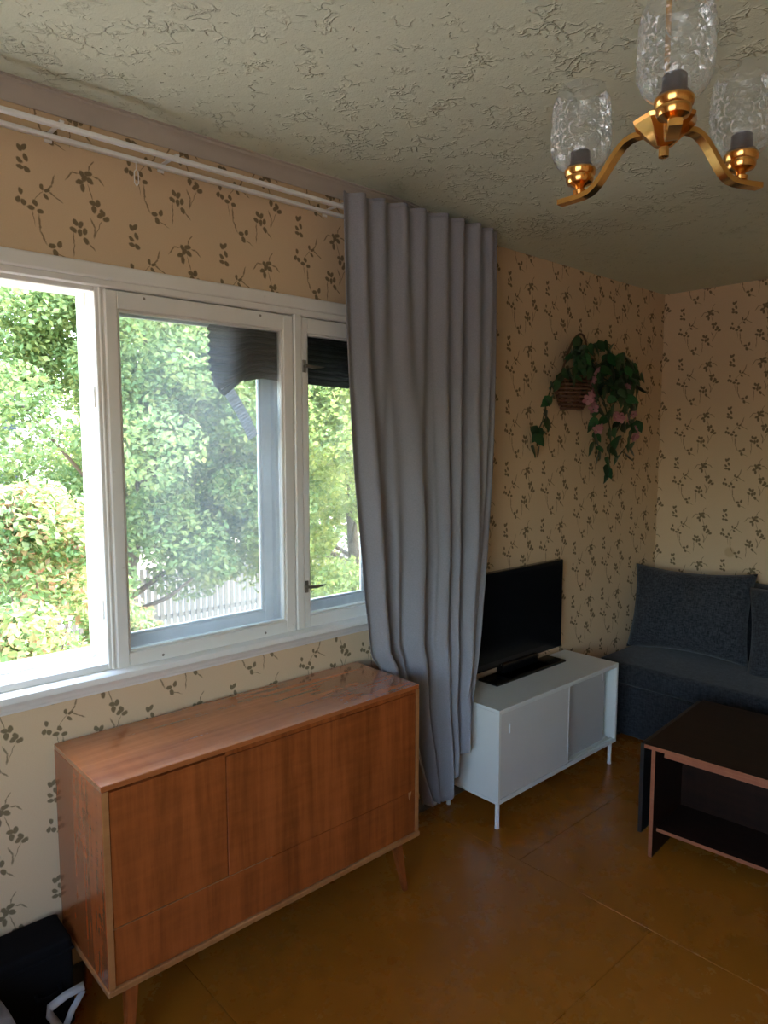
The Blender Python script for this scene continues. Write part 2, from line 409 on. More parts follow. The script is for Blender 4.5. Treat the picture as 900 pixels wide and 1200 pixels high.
# fix orientation so that thickness goes outwards
def outward(o, inside=Vector((1.5, -1.8, 1.3))):
    me = o.data
    p = me.polygons[0]; c = Vector(p.center)
    if (inside-c).dot(p.normal) > 0: o.modifiers['thick'].offset = -1
    else: o.modifiers['thick'].offset = 1
for o in (ww, wb): outward(o)
L2 = (-3.25, -1.35, .82, 2.18)  # opening for the added fill window
wl = wall_panel('wall_left', [(YN-.2, L2[0], -.05, TOP), (L2[1], 0, -.05, TOP), (L2[0], L2[1], -.05, L2[2]), (L2[0], L2[1], L2[3], TOP)],
                lambda a, b: (XL, a, b), M['wallpaper'], lambda a, b: (a, b)); wl['kind'] = 'structure'; solid(wl, .2); outward(wl)
wn = wall_panel('wall_near', [(XL-.2, XB+.2, -.05, TOP)], lambda a, b: (a, YN, b), M['wallpaper'], lambda a, b: (a, b)); wn['kind'] = 'structure'; solid(wn, .2); outward(wn)
# ceiling
xs = np.concatenate([[XL-.2, 0, 1, 1.8], np.linspace(1.9, 2.6, 12), [3.4, XB+.2]])
vs = [(x, y, ceil_z(x)) for x in xs for y in (YN-.2, .2)]
fs = [(2*i, 2*i+1, 2*i+3, 2*i+2) for i in range(len(xs)-1)]
ce = mesh_np('ceiling', vs, fs, M['ceiling']); ce['kind'] = 'structure'; solid(ce, .15); outward(ce)
# floor: painted sheets with fine joints over a base
fb = MB().box(XL-.2, XB+.2, YN-.2, .2, -.12, -.012, 0).build('floor', M['floor']); fb['kind'] = 'structure'
xe = [XL, -.30, .93, 2.15, 3.37, XB]; k = 0
for i in range(len(xe)-1):
    ye = [0, -1.06, -2.8, YN] if i % 2 == 0 else [0, -.52, -2.27, YN]
    for j in range(len(ye)-1):
        MB().box(xe[i]+.0007, xe[i+1]-.0007, ye[j+1]+.0007, ye[j]-.0007, -.012, 0, .0012).build('floor_sheet', M['floor'], fb)
# baseboards
for nm, a in (('baseboard_window', (XL, XB, -.016, 0, 0, .06)), ('baseboard_back', (XB-.016, XB, YN, -.016, 0, .06)),
              ('baseboard_left', (XL, XL+.016, YN, -.016, 0, .06)), ('baseboard_near', (XL+.016, XB-.016, YN, YN+.016, 0, .06))):
    MB().box(*a, .004).build(nm, M['baseboard'])['kind'] = 'structure'
# cornice over the window
b = bmesh.new(); prof = [(-.001, -.050), (-.005, -.050), (-.008, -.038), (-.015, -.025), (-.026, -.014), (-.036, -.010), (-.039, -.004), (-.048, -.003), (-.048, .004), (-.001, .004)]
xs2 = [XL, 0, 1, 1.9, 2.0, 2.1, 2.2, 2.3, 2.4, 2.47]; rings = []
for x in xs2: rings.append([b.verts.new((x, y, ceil_z(x)+z)) for y, z in prof])
for i in range(len(rings)-1):
    for k in range(len(prof)): b.faces.new((rings[i][k], rings[i][(k+1) % len(prof)], rings[i+1][(k+1) % len(prof)], rings[i+1][k]))
b.faces.new(rings[0][::-1]); b.faces.new(rings[-1]); bmesh.ops.recalc_face_normals(b, faces=b.faces[:])
MB().add(b).build('trim_1', M['cornice'], smooth=35)['kind'] = 'structure'

# ------------------------------------------------------------------ window
win = empty('window_1', (0, 0, 0), kind='structure')
Wm = M['white']
f = MB()
f.box(WX0-.05, WX1+.05, -.022, .01, 2.083, 2.127, .006, 2); f.box(WX0-.05, WX1+.05, -.016, .02, 2.062, 2.086, .004)   # top casing
f.box(WX0-.05, WX0+.02, -.02, .02, .93, 2.09, .005); f.box(WX1-.02, WX1+.05, -.02, .02, .93, 2.09, .005)
f.build('casing', Wm, win)
s = MB()
s.prism([(.02, .938), (-.030, .938), (-.042, .930), (-.044, .914), (-.036, .902), (-.022, .898), (-.018, .886), (-.004, .880), (-.002, .872), (.02, .872)], 'x', WX0-.08, WX1+.06)
s.build('sill', Wm, win, smooth=40)
s = MB(); s.box(WX0, WX1, .0, .185, .90, .944, .003); s.build('inner_sill', M['white_lit'], win)
f = MB(); f.box(WX0, WX1, .0, .19, 2.065, 2.10, .003); f.box(WX0, WX0+.03, 0, .19, .94, 2.07, .003); f.box(WX1-.03, WX1, 0, .19, .94, 2.07, .003)
f.build('frame_box', Wm, win)
# inner posts and inner rebates
f = MB(); f.box(.785, .822, -.006, .045, .938, 2.07, .003); f.box(.797, .806, -.010, .0, .938, 2.07, .002); f.build('post', Wm, win)
f = MB(); f.box(1.470, 1.503, -.018, .045, .938, 2.066, .004); f.build('post', Wm, win)
# outer posts (box window)
f = MB(); f.box(.800, .845, .115, .185, .94, 2.07, .003); f.box(.805, .83, .045, .118, .94, 2.07, .001); f.build('post', Wm, win)
f = MB(); f.box(1.470, 1.512, .115, .185, .94, 2.07, .003); f.build('post', M['white_lit'], win)
# rebate strips in the open left bay
f = MB(); f.box(WX0+.03, .785, -.004, .006, .938, .958, .002); f.box(WX0+.03, .785, .006, .02, .938, .950, .002); f.box(WX0+.03, .785, -.006, .012, 2.048, 2.066, .002)
f.box(WX0+.03, .80, .14, .185, .942, .968, .003)
f.build('rebate', Wm, win)
def sash(x0, x1, z0, z1, y0, y1, l, r, bt, tp, pane, name='sash', Wm=M['white']):
    f = MB()
    f.box(x0, x0+l, y0, y1, z0, z1, .003); f.box(x1-r, x1, y0, y1, z0, z1, .003)
    f.box(x0+l-.001, x1-r+.001, y0, y1, z0, z0+bt, .003); f.box(x0+l-.001, x1-r+.001, y0, y1, z1-tp, z1, .003)
    # glazing bead
    g = .007
    f.box(x0+l, x0+l+g, y0+.006, y1-.008, z0+bt, z1-tp, .002); f.box(x1-r-g, x1-r, y0+.006, y1-.008, z0+bt, z1-tp, .002)
    f.box(x0+l, x1-r, y0+.006, y1-.008, z0+bt, z0+bt+g, .002); f.box(x0+l, x1-r, y0+.006, y1-.008, z1-tp-g, z1-tp, .002)
    o = f.build(name, Wm, win)
    ym = (y0+y1)/2
    MB().box(x0+l, x1-r, ym-.0015, ym+.0015, z0+bt, z1-tp, 0).build('pane', pane, o)
    return o
s1 = sash(.812, 1.467, .930, 2.058, -.014, .026, .037, .040, .050, .052, M['pane_dusty'])
s2 = sash(1.505, WX1-.03, .930, 2.058, -.012, .026, .026, .045, .052, .054, M['pane'])
o1 = sash(.845, 1.470, .944, 2.066, .135, .170, .035, .040, .045, .045, M['pane'], 'outer_sash', M['white_lit'])
o2 = sash(1.512, WX1-.03, .944, 2.066, .135, .170, .038, .045, .045, .045, M['pane'], 'outer_sash', M['white_lit'])
# screw holes, latches
for x, z in ((.93, 2.045), (1.335, 2.043), (.955, .952), (1.335, .952)):
    MB().lathe([(.004, 0), (.0045, .001), (.0025, .0015)], 8, Matrix.Translation((x, -.0135, z)) @ Matrix.Rotation(R(90), 4, 'X')).build('screw', M['steel'], s1)
for z in (1.888, 1.092):
    l = MB(); l.box(1.507, 1.522, -.016, -.011, z-.022, z+.022, .001); l.lathe([(.005, 0), (.005, .012)], 10, Matrix.Translation((1.513, -.014, z+.002)) @ Matrix.Rotation(R(90), 4, 'X'))
    l.prism([(1.512, z+.006), (1.512, z-.004), (1.55, z-.008), (1.592, z-.001), (1.592, z+.002), (1.55, z+.003)], 'y', -.030, -.022)
    l.build('latch', M['steel'], s2)
for z in (1.75, 1.12):
    MB().tube([(.7835, .012, z-.03), (.7835, .012, z+.03)], .005, 8).build('hinge', M['white'], win)
# unseen left side window, added to let in fill light for the room
w2 = empty('window_fill', (0, 0, 0), kind='structure')
f = MB()
for y in (L2[0], -2.2, L2[1]-.06): f.box(XL-.12, XL-.04, y, y+.06, L2[2], L2[3], .003)
f.box(XL-.12, XL-.04, L2[0], L2[1], L2[2], L2[2]+.06, .003); f.box(XL-.12, XL-.04, L2[0], L2[1], L2[3]-.06, L2[3], .003)
f.box(XL-.1, XL+.06, L2[0]-.05, L2[1]+.05, L2[2]-.03, L2[2], .003)
f.build('window_fill_frame', Wm, w2)

# ------------------------------------------------------------------ blind
bl = empty('pleated_blind', (1.58, .1, 2.0), label='dark green pleated blind hanging lopsided between the window panes', cat='blind')
def at(o, ob):
    """give child ob (built in world coordinates) to empty o at o's place"""
    ob.parent = o; ob.matrix_parent_inverse = (Matrix.Translation(o.location) @ Euler(o.rotation_euler).to_matrix().to_4x4()).inverted(); return ob
def blind_bottom(x):
    pts = [(1.205, 1.825), (1.225, 1.785), (1.245, 1.778), (1.29, 1.81), (1.345, 1.845), (1.40, 1.858), (1.50, 1.853), (1.62, 1.848), (1.95, 1.838)]
    for (a, za), (b, zb) in zip(pts[:-1], pts[1:]):
        if x <= b: return za+(zb-za)*(x-a)/(b-a)
    return pts[-1][1]
nx, nz = 90, 36; vs = []
for i in range(nx+1):
    x = 1.205+(1.945-1.205)*i/nx; zb = blind_bottom(x)
    for j in range(nz+1):
        t = j/nz; low = max(0, (1.36-x)/.155)
        tt = t if t < .55 else .55+(t-.55)*(1+0*low)
        zr = 2.040+(1.86-2.040)*min(1, t/.72) if low > 0 else 2.040+(zb-2.040)*t
        z = zr if low <= 0 else (1-min(1, low*2))*(2.040+(zb-2.040)*t)+min(1, low*2)*(zr if t <= .72 else 1.86+(zb-1.86)*(t-.72)/.28)
        y = .105+(.008 if j % 4 in (1, 2) else -.008)
        vs.append((x+(.016*(max(0, t-.6)/.4)*low), y, z))
fs = [(i*(nz+1)+j, (i+1)*(nz+1)+j, (i+1)*(nz+1)+j+1, i*(nz+1)+j+1) for i in range(nx) for j in range(nz)]
p = mesh_np('pleated_cloth', vs, fs, M['blind']); md = p.modifiers.new('t', 'SOLIDIFY'); md.thickness = .0012
at(bl, p)
r = MB()
n = 16
pts = [(1.34+.60*i/n, .105, blind_bottom(1.34+.60*i/n)-.004) for i in range(n+1)]
at(bl, r.tube(pts, .008, 8).build('bottom_rail', M['blind'], smooth=True))
at(bl, MB().box(1.205, 1.945, .092, .118, 2.04, 2.062, .003).build('head_rail', M['blind']))
vs = []; n = 40
for i in range(n+1):
    t = i/n; x = 1.262+.115*t+.008*math.sin(t*3); z = 1.822-.185*t; y = .112+(.0025 if i % 2 else -.0025)
    d = Vector((.115, -.185)).normalized(); nn = (-d.y, d.x)
    vs += [(x-nn[0]*.022, y, z-nn[1]*.022), (x+nn[0]*.022, y, z+nn[1]*.022)]
fs = [(2*i, 2*i+1, 2*i+3, 2*i+2) for i in range(n)]
p = mesh_np('loose_strip', vs, fs, M['blind_strip'])
p['label'] = 'light grey loose strip hanging from the blind'; at(bl, p)

# ------------------------------------------------------------------ curtain rail and curtain
cr = empty('curtain_rail', (1, -.1, 2.43), label='white double curtain rail above the window', cat='curtain rail')
for y, z in ((-.106, 2.434), (-.036, 2.428)):
    f = MB(); f.box(XL+.02, 2.42, y-.009, y+.009, z-.005, z+.007, .002)
    at(cr, f.build('rail', M['rail']))
for x in (.68, 1.0, 1.62, 2.3):
    f = MB(); f.box(x-.006, x+.006, -.116, .0, 2.4425, 2.447, .001); f.box(x-.01, x+.01, -.005, 0, 2.425, 2.449, .001)
    f.box(x-.005, x+.005, -.1155, -.1145, 2.424, 2.446, .0003)
    at(cr, f.build('bracket', M['rail']))
f = MB(); pts = [(.905, -.046, 2.424), (.905, -.046, 2.400), (.899, -.046, 2.392), (.899, -.046, 2.362), (.905, -.046, 2.354), (.911, -.046, 2.362), (.911, -.046, 2.392), (.905, -.046, 2.400)]
ho = f.tube(pts, .0016, 6).build('curtain_hook', M['rail'], smooth=True); tag(ho, 'small white plastic hook hanging alone from the curtain rail', 'hook')

cu = empty('curtain', (2.03, -.12, 2.44), label='long grey gathered curtain at the right side of the window', cat='curtain')
def lerp(pts, z):
    if z >= pts[0][0]: return pts[0][1]
    for (a, va), (b, vb) in zip(pts[:-1], pts[1:]):
        if z >= b: t = (a-z)/(a-b); return va+(vb-va)*t
    return pts[-1][1]
XLc = [(2.50, 1.590), (2.0, 1.604), (1.5, 1.634), (1.04, 1.676), (.82, 1.708), (.765, 1.748), (.5, 1.83), (.15, 1.985)]
XRc = [(2.50, 2.425), (2.0, 2.428), (1.5, 2.420), (1.16, 2.400), (.80, 2.290), (.55, 2.222), (.36, 2.210), (.15, 2.17)]
YRc = [(2.50, -.145), (1.5, -.14), (1.16, -.14), (.80, -.20), (.55, -.225), (.15, -.215)]
folds = [(0, .0), (.035, .7), (.09, -1), (.15, 1.0), (.205, -.8), (.265, .9), (.33, -1), (.40, .85), (.455, -.7), (.52, 1.0), (.60, -1), (.66, .8), (.715, -.9), (.775, 1.2), (.83, -1.1), (.89, .7), (.935, -.8), (.975, .8), (1, .2)]
folds_low = [(0, .0), (.045, .5), (.12, -1.3), (.21, 1.0), (.26, -.2), (.31, .5), (.39, -1.2), (.48, 1.3), (.54, .3), (.60, -.9), (.66, .5), (.71, -1.0), (.76, 1.9), (.85, -1.5), (.93, -.5), (.975, .3), (1, .0)]
def fold_at(tab, s):
    for (a, va), (b, vb) in zip(tab[:-1], tab[1:]):
        if s <= b:
            t = (s-a)/(b-a); t = (1-math.cos(math.pi*t))/2; return va+(vb-va)*t
    return tab[-1][1]
def curt(s, z):
    xl, xr, yr = lerp(XLc, z), lerp(XRc, z), lerp(YRc, z)
    k = min(1, max(0, (2.50-z)/2.3))
    s2 = s+.007*math.sin(s*9+z*2.2)*k
    x = xl+(xr-xl)*s2
    w_ = min(1, max(0, (k-.02)/.55)); w_ = w_*w_*(3-2*w_)
    # folds drift sideways on their way down
    sd = min(1, max(0, s+.018*math.sin(z*2.1+s*5)*k))
    fo = fold_at(folds, sd)*(1-w_)+fold_at(folds_low, sd)*w_
    amp = .020+.014*k
    y = -.145+(yr+.145)*s**1.5+amp*fo
    y += -.016*k*math.sin(2*math.pi*(s*1.6+.2+z*.2))+.003*math.sin(s*60+z*3)*k+.003*math.sin(s*23-z*7)*k
    # a crooked pull crease near the bottom right
    y += .012*math.exp(-((s-.86-(z-.55)*.35)/.02)**2)*math.exp(-((z-.62)/.22)**2)
    return x, y
def hem(s): return .135+.03*math.sin(s*9)*.3+(.0 if s < .55 else .19*min(1, (s-.55)/.30)) - (.0 if s < .9 else -.03*(s-.9)/.1)
ns, nz2 = 300, 110; vs = []
for i in range(ns+1):
    s = i/ns; h = hem(s)
    for j in range(nz2+1):
        zt = 2.472+.025*min(1, s*1.6); z = zt+(h-zt)*j/nz2
        x, y = curt(s, z); vs.append((x, min(y, -.118 if z > 2.40 else -.05), z))
fs = [(i*(nz2+1)+j, (i+1)*(nz2+1)+j, (i+1)*(nz2+1)+j+1, i*(nz2+1)+j+1) for i in range(ns) for j in range(nz2)]
p = mesh_np('curtain_panel', vs, fs, M['curtain'], smooth=True); md = p.modifiers.new('t', 'SOLIDIFY'); md.thickness = .0016; at(cu, p)
# side return at the right end (second layer of cloth)
vs = []
for i in range(13):
    for j in range(61):
        z = 2.45+(.42-2.45)*j/60; x, y = curt(1, z); t = i/12
        vs.append((x+.012*math.sin(t*3.14)-.004, y+.035*t*(1 if z > .6 else .6), z))
fs = [(i*61+j, (i+1)*61+j, (i+1)*61+j+1, i*61+j+1) for i in range(12) for j in range(60)]
p = mesh_np('side_hem', vs, fs, M['curtain'], smooth=True); md = p.modifiers.new('t', 'SOLIDIFY'); md.thickness = .0016; at(cu, p)
# header tape with gathered pleats
vs = []
for i in range(ns+1):
    s = i/ns; x, y = curt(s, 2.46); y = min(y, -.118)
    zt = 2.472+.025*min(1, s*1.6); vs += [(x, y-.003, zt+.002), (x, y-.003, zt-.009)]
fs = [(2*i, 2*i+1, 2*i+3, 2*i+2) for i in range(ns)]
at(cu, mesh_np('header_hem', vs, fs, M['curtain'], smooth=True))
f = MB(); f.lathe([(.009, 0), (.012, .006), (.012, .018), (.007, .024), (.007, .032), (.010, .036), (.008, .044)], 14, Matrix.Translation((2.085, -.125, .095)))
o = at(cu, f.build('hem_weight', M['clear_plastic'], smooth=True)); o['label'] = 'small clear plastic weight hanging from the lower hem'

# ------------------------------------------------------------------ sideboard
X0, X1, Y1, Y0, Z0, Z1 = .617, 1.744, -.369, -.018, .196, .762
sb = empty('sideboard', ((X0+X1)/2, (Y0+Y1)/2, 0), label='polished walnut sideboard on short splayed legs under the window', cat='sideboard')
def sbp(mb, name, mat, **k): return at(sb, mb.build(name, mat, **k))
sbp(MB().box(X0, X1, Y1, Y0, Z1-.016, Z1, .0015), 'top', M['walnut_top'])
sbp(MB().box(X0, X0+.018, Y1+.001, Y0, Z0+.018, Z1-.016, .001), 'side_panel', M['walnut'])
sbp(MB().box(X1-.018, X1, Y1+.001, Y0, Z0+.018, Z1-.016, .001), 'side_panel', M['walnut'])
sbp(MB().box(X0+.001, X0+.018, Y1-.0012, Y1+.0005, Z0+.018, Z1-.016, 0), 'edge_strip', M['walnut_edge'])
sbp(MB().box(X1-.018, X1-.001, Y1-.0012, Y1+.0005, Z0+.018, Z1-.016, 0), 'edge_strip', M['walnut_edge'])
sbp(MB().box(X0-.003, X1+.003, Y1-.006, Y0, Z0, Z0+.018, .003), 'bottom_panel', M['walnut_edge'])
sbp(MB().box(X0+.018, X1-.018, Y0-.008, Y0-.002, Z0+.018, Z1-.016, 0), 'back_panel', M['walnut'])
ZS = .384-.012; XD = .969
sbp(MB().box(X0+.018, X1-.018, Y1+.010, Y0-.01, ZS-.006, ZS+.006, 0), 'shelf', M['walnut'])
d1 = sbp(MB().box(X0+.020, XD-.0015, Y1+.001, Y1+.018, ZS+.0025, Z1-.022, .0008), 'door', M['walnut'])
d2 = sbp(MB().box(XD+.0015, X1-.020, Y1+.000, Y1+.018, ZS+.0025, Z1-.030, .0008), 'door', M['walnut'])
sbp(MB().box(XD, X1-.018, Y1+.0045, Y1+.018, Z1-.029, Z1-.016, .0005), 'rail', M['walnut'])
sbp(MB().box(X0+.020, X1-.020, Y1+.003, Y1+.018, Z0+.019, ZS-.0015, .0008), 'drawer_front', M['walnut'])
sbp(MB().box(X0+.020, 1.12, Y1+.0025, Y1+.008, ZS-.0016, ZS-.0001, 0), 'groove_strip', M['walnut_edge'])
k = MB().prism([(X1-.050, ZS-.012), (X1-.046, ZS-.028), (X1-.040, ZS-.010), (X1-.036, ZS+.004), (X1-.05, ZS+.002)], 'y', Y1+.0002, Y1+.002)
o = sbp(k, 'chipped_corner', M['walnut_edge']); o['label'] = 'pale chip in the veneer'
for lx, ly, dx, dy in ((X0+.075, Y1+.045, -.022, -.03), (X1-.075, Y1+.045, .022, -.03), (X0+.075, Y0-.05, -.022, .02), (X1-.075, Y0-.05, .022, .02)):
    f = MB(); b = bmesh.new()
    top = [(-.019, -.015), (.019, -.015), (.019, .015), (-.019, .015)]; bo = [(-.010, -.008), (.010, -.008), (.010, .008), (-.010, .008)]
    A = [b.verts.new((lx+x, ly+y, Z0)) for x, y in top]; B = [b.verts.new((lx+dx+x, ly+dy+y, 0)) for x, y in bo]
    for i in range(4): b.faces.new((A[i], B[i], B[(i+1) % 4], A[(i+1) % 4]))
    b.faces.new(A); b.faces.new(B[::-1]); bmesh.ops.recalc_face_normals(b, faces=b.faces[:])
    bmesh.ops.bevel(b, geom=b.edges[:], offset=.003, segments=2, affect='EDGES')
    f.add(b); sbp(f, 'leg', M['walnut'])

# ------------------------------------------------------------------ black case, cloth, strap left of the sideboard
f = MB(); f.box(.05, .600, -.160, -.020, 0, .262, .012, 3)
bc = empty('storage_case', (.33, -.1, 0), label='black fabric case standing against the wall left of the sideboard', cat='case')
at(bc, f.build('case_body', M['black_fabric'], smooth=40))
at(bc, MB().box(.047, .603, -.163, -.018, .225, .232, .002).build('zip', M['black_fabric']))
at(bc, MB().tube([(.50, -.158, .14), (.50, -.172, .13), (.53, -.174, .125), (.56, -.172, .13), (.56, -.158, .14)], .006, 8).build('carry_handle', M['black_fabric'], smooth=True))
# grey cloth heap
nu, nv = 40, 28; vs = []
for i in range(nu+1):
    for j in range(nv+1):
        u, v = i/nu, j/nv
        x = .02+.435*u; y = -.195-.36*v
        e = min(1, min(u, 1-u)*5)*min(1, min(v, 1-v)*4)
        e = min(1, (1-u)*7)*min(1, min(v*3, 1-v)*6)
        z = .006+e*(.335*(1-.55*max(0, u-.55)/.45)*(1-.25*v)+.018*math.sin(14*u+5*v)+.015*math.sin(17*v-6*u))
        vs.append((x+.02*math.sin(v*7), y+.015*math.sin(u*8), max(.004, z)))
fs = [(i*(nv+1)+j, (i+1)*(nv+1)+j, (i+1)*(nv+1)+j+1, i*(nv+1)+j+1) for i in range(nu) for j in range(nv)]
o = mesh_np('folded_cloth', vs, fs, M['dim_grey'], smooth=True); tag(o, 'crumpled grey cloth on the floor in the lower left corner', 'cloth')
md = o.modifiers.new('t', 'SOLIDIFY'); md.thickness = .003
def ribbon(pts, wd, th, name, mat):
    vs = []; fs = []; pts = [Vector(p) for p in pts]
    for i, p in enumerate(pts):
        d = (pts[min(i+1, len(pts)-1)]-pts[max(0, i-1)]).normalized(); s_ = d.cross(Vector((.2, -.5, 1))).normalized()
        vs += [tuple(p-s_*wd/2), tuple(p+s_*wd/2)]
    fs = [(2*i, 2*i+1, 2*i+3, 2*i+2) for i in range(len(pts)-1)]
    o = mesh_np(name, vs, fs, mat, smooth=True); md = o.modifiers.new('t', 'SOLIDIFY'); md.thickness = th; md.offset = 0; return o
st = ribbon([(.60, -.235, .160), (.555, -.225, .150), (.515, -.222, .135), (.512, -.225, .12), (.530, -.235, .085), (.548, -.25, .045), (.56, -.262, .012), (.565, -.30, .004), (.56, -.38, .004)], .022, .003, 'strap', M['strap'])
st2 = ribbon([(.596, -.238, .150), (.565, -.240, .112), (.545, -.243, .075)], .016, .003, 'strap_loop', M['strap'])
st.name = 'webbing'
bs_ = empty('luggage_strap', (.55, -.25, 0), label='pale grey looped strap hanging to the floor beside the sideboard', cat='strap')
at(bs_, st); at(bs_, st2)

# ------------------------------------------------------------------ TV bench
bx0, bx1, by1, by0, bz0, bz1 = 2.248, 3.195, -.335, -.022, .112, .52
tb = empty('tv_bench', ((bx0+bx1)/2, (by0+by1)/2, 0), label='white low cabinet with sliding doors and thin legs carrying the television', cat='cabinet')
def tp(mb, name, mat, **k): return at(tb, mb.build(name, mat, **k))
T = .014
tp(MB().box(bx0, bx1, by1, by0, bz1-T, bz1, .0015), 'top', M['bench'])
tp(MB().box(bx0, bx0+T, by1, by0, bz0+T, bz1-T, .001), 'side_panel', M['bench'])
tp(MB().box(bx1-T, bx1, by1, by0, bz0+T, bz1-T, .001), 'side_panel', M['bench'])
tp(MB().box(bx0, bx1, by1, by0, bz0, bz0+T, .0015), 'bottom_panel', M['bench'])
tp(MB().box(bx0+T, bx1-T, by0-.008, by0-.003, bz0+T, bz1-T, 0), 'back_panel', M['bench'])
tp(MB().box(2.70, 2.712, by1+.05, by0-.008, bz0+T, bz1-T, 0), 'divider', M['bench'])
f = MB()
for y in (by1+.001, by1+.016, by1+.049): f.box(bx0+T, bx1-T, y, y+.003, bz0+T, bz0+T+.006, 0)
tp(f, 'track', M['bench'])
f = MB(); f.box(bx0+T, bx1-T, by1+.0005, by1+.0035, bz1-T-.006, bz1-T, 0); tp(f, 'track', M['bench'])
d = tp(MB().box(bx0+T+.002, 2.765, by1+.004, by1+.014, bz0+T+.006, bz1-T-.003, .001), 'sliding_door', M['bench_door'])
h = MB().box(2.318, 2.325, by1-.001, by1+.0045, .405, .447, .002).build('handle', M['bench_steel']); h.parent = d; h['label'] = 'small pale finger pull'
et = MB().box(2.761, 2.767, by1+.0025, by1+.0155, bz0+T+.006, bz1-T-.003, .0005).build('edge_trim', M['bench_steel']); et.parent = d
d = tp(MB().box(2.735, 3.128, by1+.036, by1+.046, bz0+T+.006, bz1-T-.003, .001), 'sliding_door', M['bench_door_shaded'])
h = MB().box(3.100, 3.107, by1+.031, by1+.0365, .440, .482, .002).build('handle', M['bench_steel']); h.parent = d; h['label'] = 'small pale finger pull'
for x in (bx0+.018, bx1-.03):
    for y in (by1+.018, by0-.02):
        lg = tp(MB().lathe([(.0095, .006), (.0095, bz0)], 12, Matrix.Translation((x, y, 0))), 'leg', M['bench_steel'], smooth=40)
        ft = MB().lathe([(.0105, 0), (.0105, .007)], 12, Matrix.Translation((x, y, 0))).build('foot_cap', M['bench_steel']); ft.parent = lg

# television
tv = empty('television', (2.74, -.07, bz1), label='black flat television on the white cabinet beside the curtain', cat='television')
tvx0, tvx1, tz0, tz1, ty = 2.365, 3.100, .566, 1.022, -.062
at(tv, MB().box(tvx0, tvx1, ty, ty+.032, tz0, tz1, .004, 2).build('housing', M['black_gloss']))
at(tv, MB().box(tvx0+.02, tvx1-.02, ty-.0015, ty+.001, tz0+.035, tz1-.02, .0005).build('screen', M['screen']))
at(tv, MB().box(2.57, 2.90, -.137, -.0335, bz1, bz1+.012, .004, 2).build('neck_plate', M['black_gloss']))
f = MB(); b = bmesh.new()
f.box(2.465, 3.015, -.150, -.035, bz1, bz1+.012, .005, 2)
at(tv, f.build('base', M['black_gloss']))
at(tv, MB().box(2.60, 2.88, -.075, -.035, bz1+.010, tz0+.01, .004).build('neck', M['black_gloss']))
o = at(tv, MB().box(2.60, 2.88, ty-.004, ty, tz0+.004, tz0+.009, .001).build('trim_strip', M['grey_trim'])); o['label'] = 'thin grey strip under the screen'

# ------------------------------------------------------------------ sofa and cushions
so_ = empty('sofa', (3.85, -1.0, 0), label='charcoal upholstered sofa along the back wall in the corner', cat='sofa')
def soft_box(x0, x1, y0, y1, z0, z1, r, name, mat, puff=0, seg=4, parent=None):
    b = bmesh.new(); bmesh.ops.create_cube(b, size=1)
    for v in b.verts: v.co = Vector(((x0+x1)/2+v.co.x*(x1-x0), (y0+y1)/2+v.co.y*(y1-y0), (z0+z1)/2+v.co.z*(z1-z0)))
    bmesh.ops.bevel(b, geom=b.edges[:], offset=r, segments=seg, affect='EDGES', profile=.5)
    me = bpy.data.meshes.new(name); b.to_mesh(me); b.free(); me.shade_smooth(); me.materials.append(mat)
    o = bpy.data.objects.new(name, me); col.objects.link(o)
    if parent: at(parent, o)
    return o
soft_box(3.474, 4.17, -2.25, -.045, .03, .31, .02, 'base', M['sofa'], parent=so_)
soft_box(3.470, 4.05, -2.26, -.04, .305, .425, .035, 'seat_pad', M['sofa'], parent=so_)
soft_box(4.06, 4.195, -2.26, -.025, .30, .84, .05, 'backrest', M['sofa'], parent=so_)
for x, y in ((3.54, -.15), (4.1, -.15), (3.54, -2.15), (4.1, -2.15)):
    at(so_, MB().lathe([(.02, 0), (.025, .055)], 10, Matrix.Translation((x, y, 0))).build('leg', M['black_socket'], smooth=40))
def cushion(name, cx, cy, cz, wy, hz, th, lean, rz, tilt, label, sag=.0):
    """pillow; local x = thickness, y = width, z = height"""
    n = 28; vs = []; fs = []
    def row(side):
        idx = []
        for i in range(n+1):
            for j in range(n+1):
                u, v = i/n*2-1, j/n*2-1
                e = (max(0, 1-abs(u)**2.6)*max(0, 1-abs(v)**2.6))**.45
                pin = 1-.07*(1-abs(v)**2) if abs(u) > 0 else 1
                y = u*wy/2*(1-.07*(1-v*v)*abs(u)**3); z = v*hz/2*(1-.12*(1-u*u)*abs(v)**3)
                x = side*th/2*e + .006*math.sin(u*9+v*3)*e
                idx.append(len(vs)); vs.append((x, y, z))
        return idx
    A = row(-1); B = row(1)
    for i in range(n):
        for j in range(n):
            a = i*(n+1)+j
            fs.append((A[a], A[a+1], A[a+n+2], A[a+n+1])); fs.append((B[a], B[a+n+1], B[a+n+2], B[a+1]))
    o = mesh_np(name, vs, fs, M['cushion'], smooth=True)
    bm_ = bmesh.new(); bm_.from_mesh(o.data); bmesh.ops.remove_doubles(bm_, verts=bm_.verts, dist=.0008); bm_.to_mesh(o.data); bm_.free()
    o.location = (cx, cy, cz); o.rotation_euler = Euler((tilt, lean, rz)); tag(o, label, 'cushion', 'charcoal back cushions on the sofa'); return o
cushion('sofa_cushion', 3.925, -.350, .662, .68, .50, .19, R(15), R(2), R(-2), 'charcoal back cushion on the sofa, nearest the corner under the plant')
cushion('sofa_cushion', 3.885, -1.015, .655, .68, .50, .19, R(17), R(-4), R(-8), 'charcoal back cushion on the sofa, farther from the corner and cut by the picture edge')

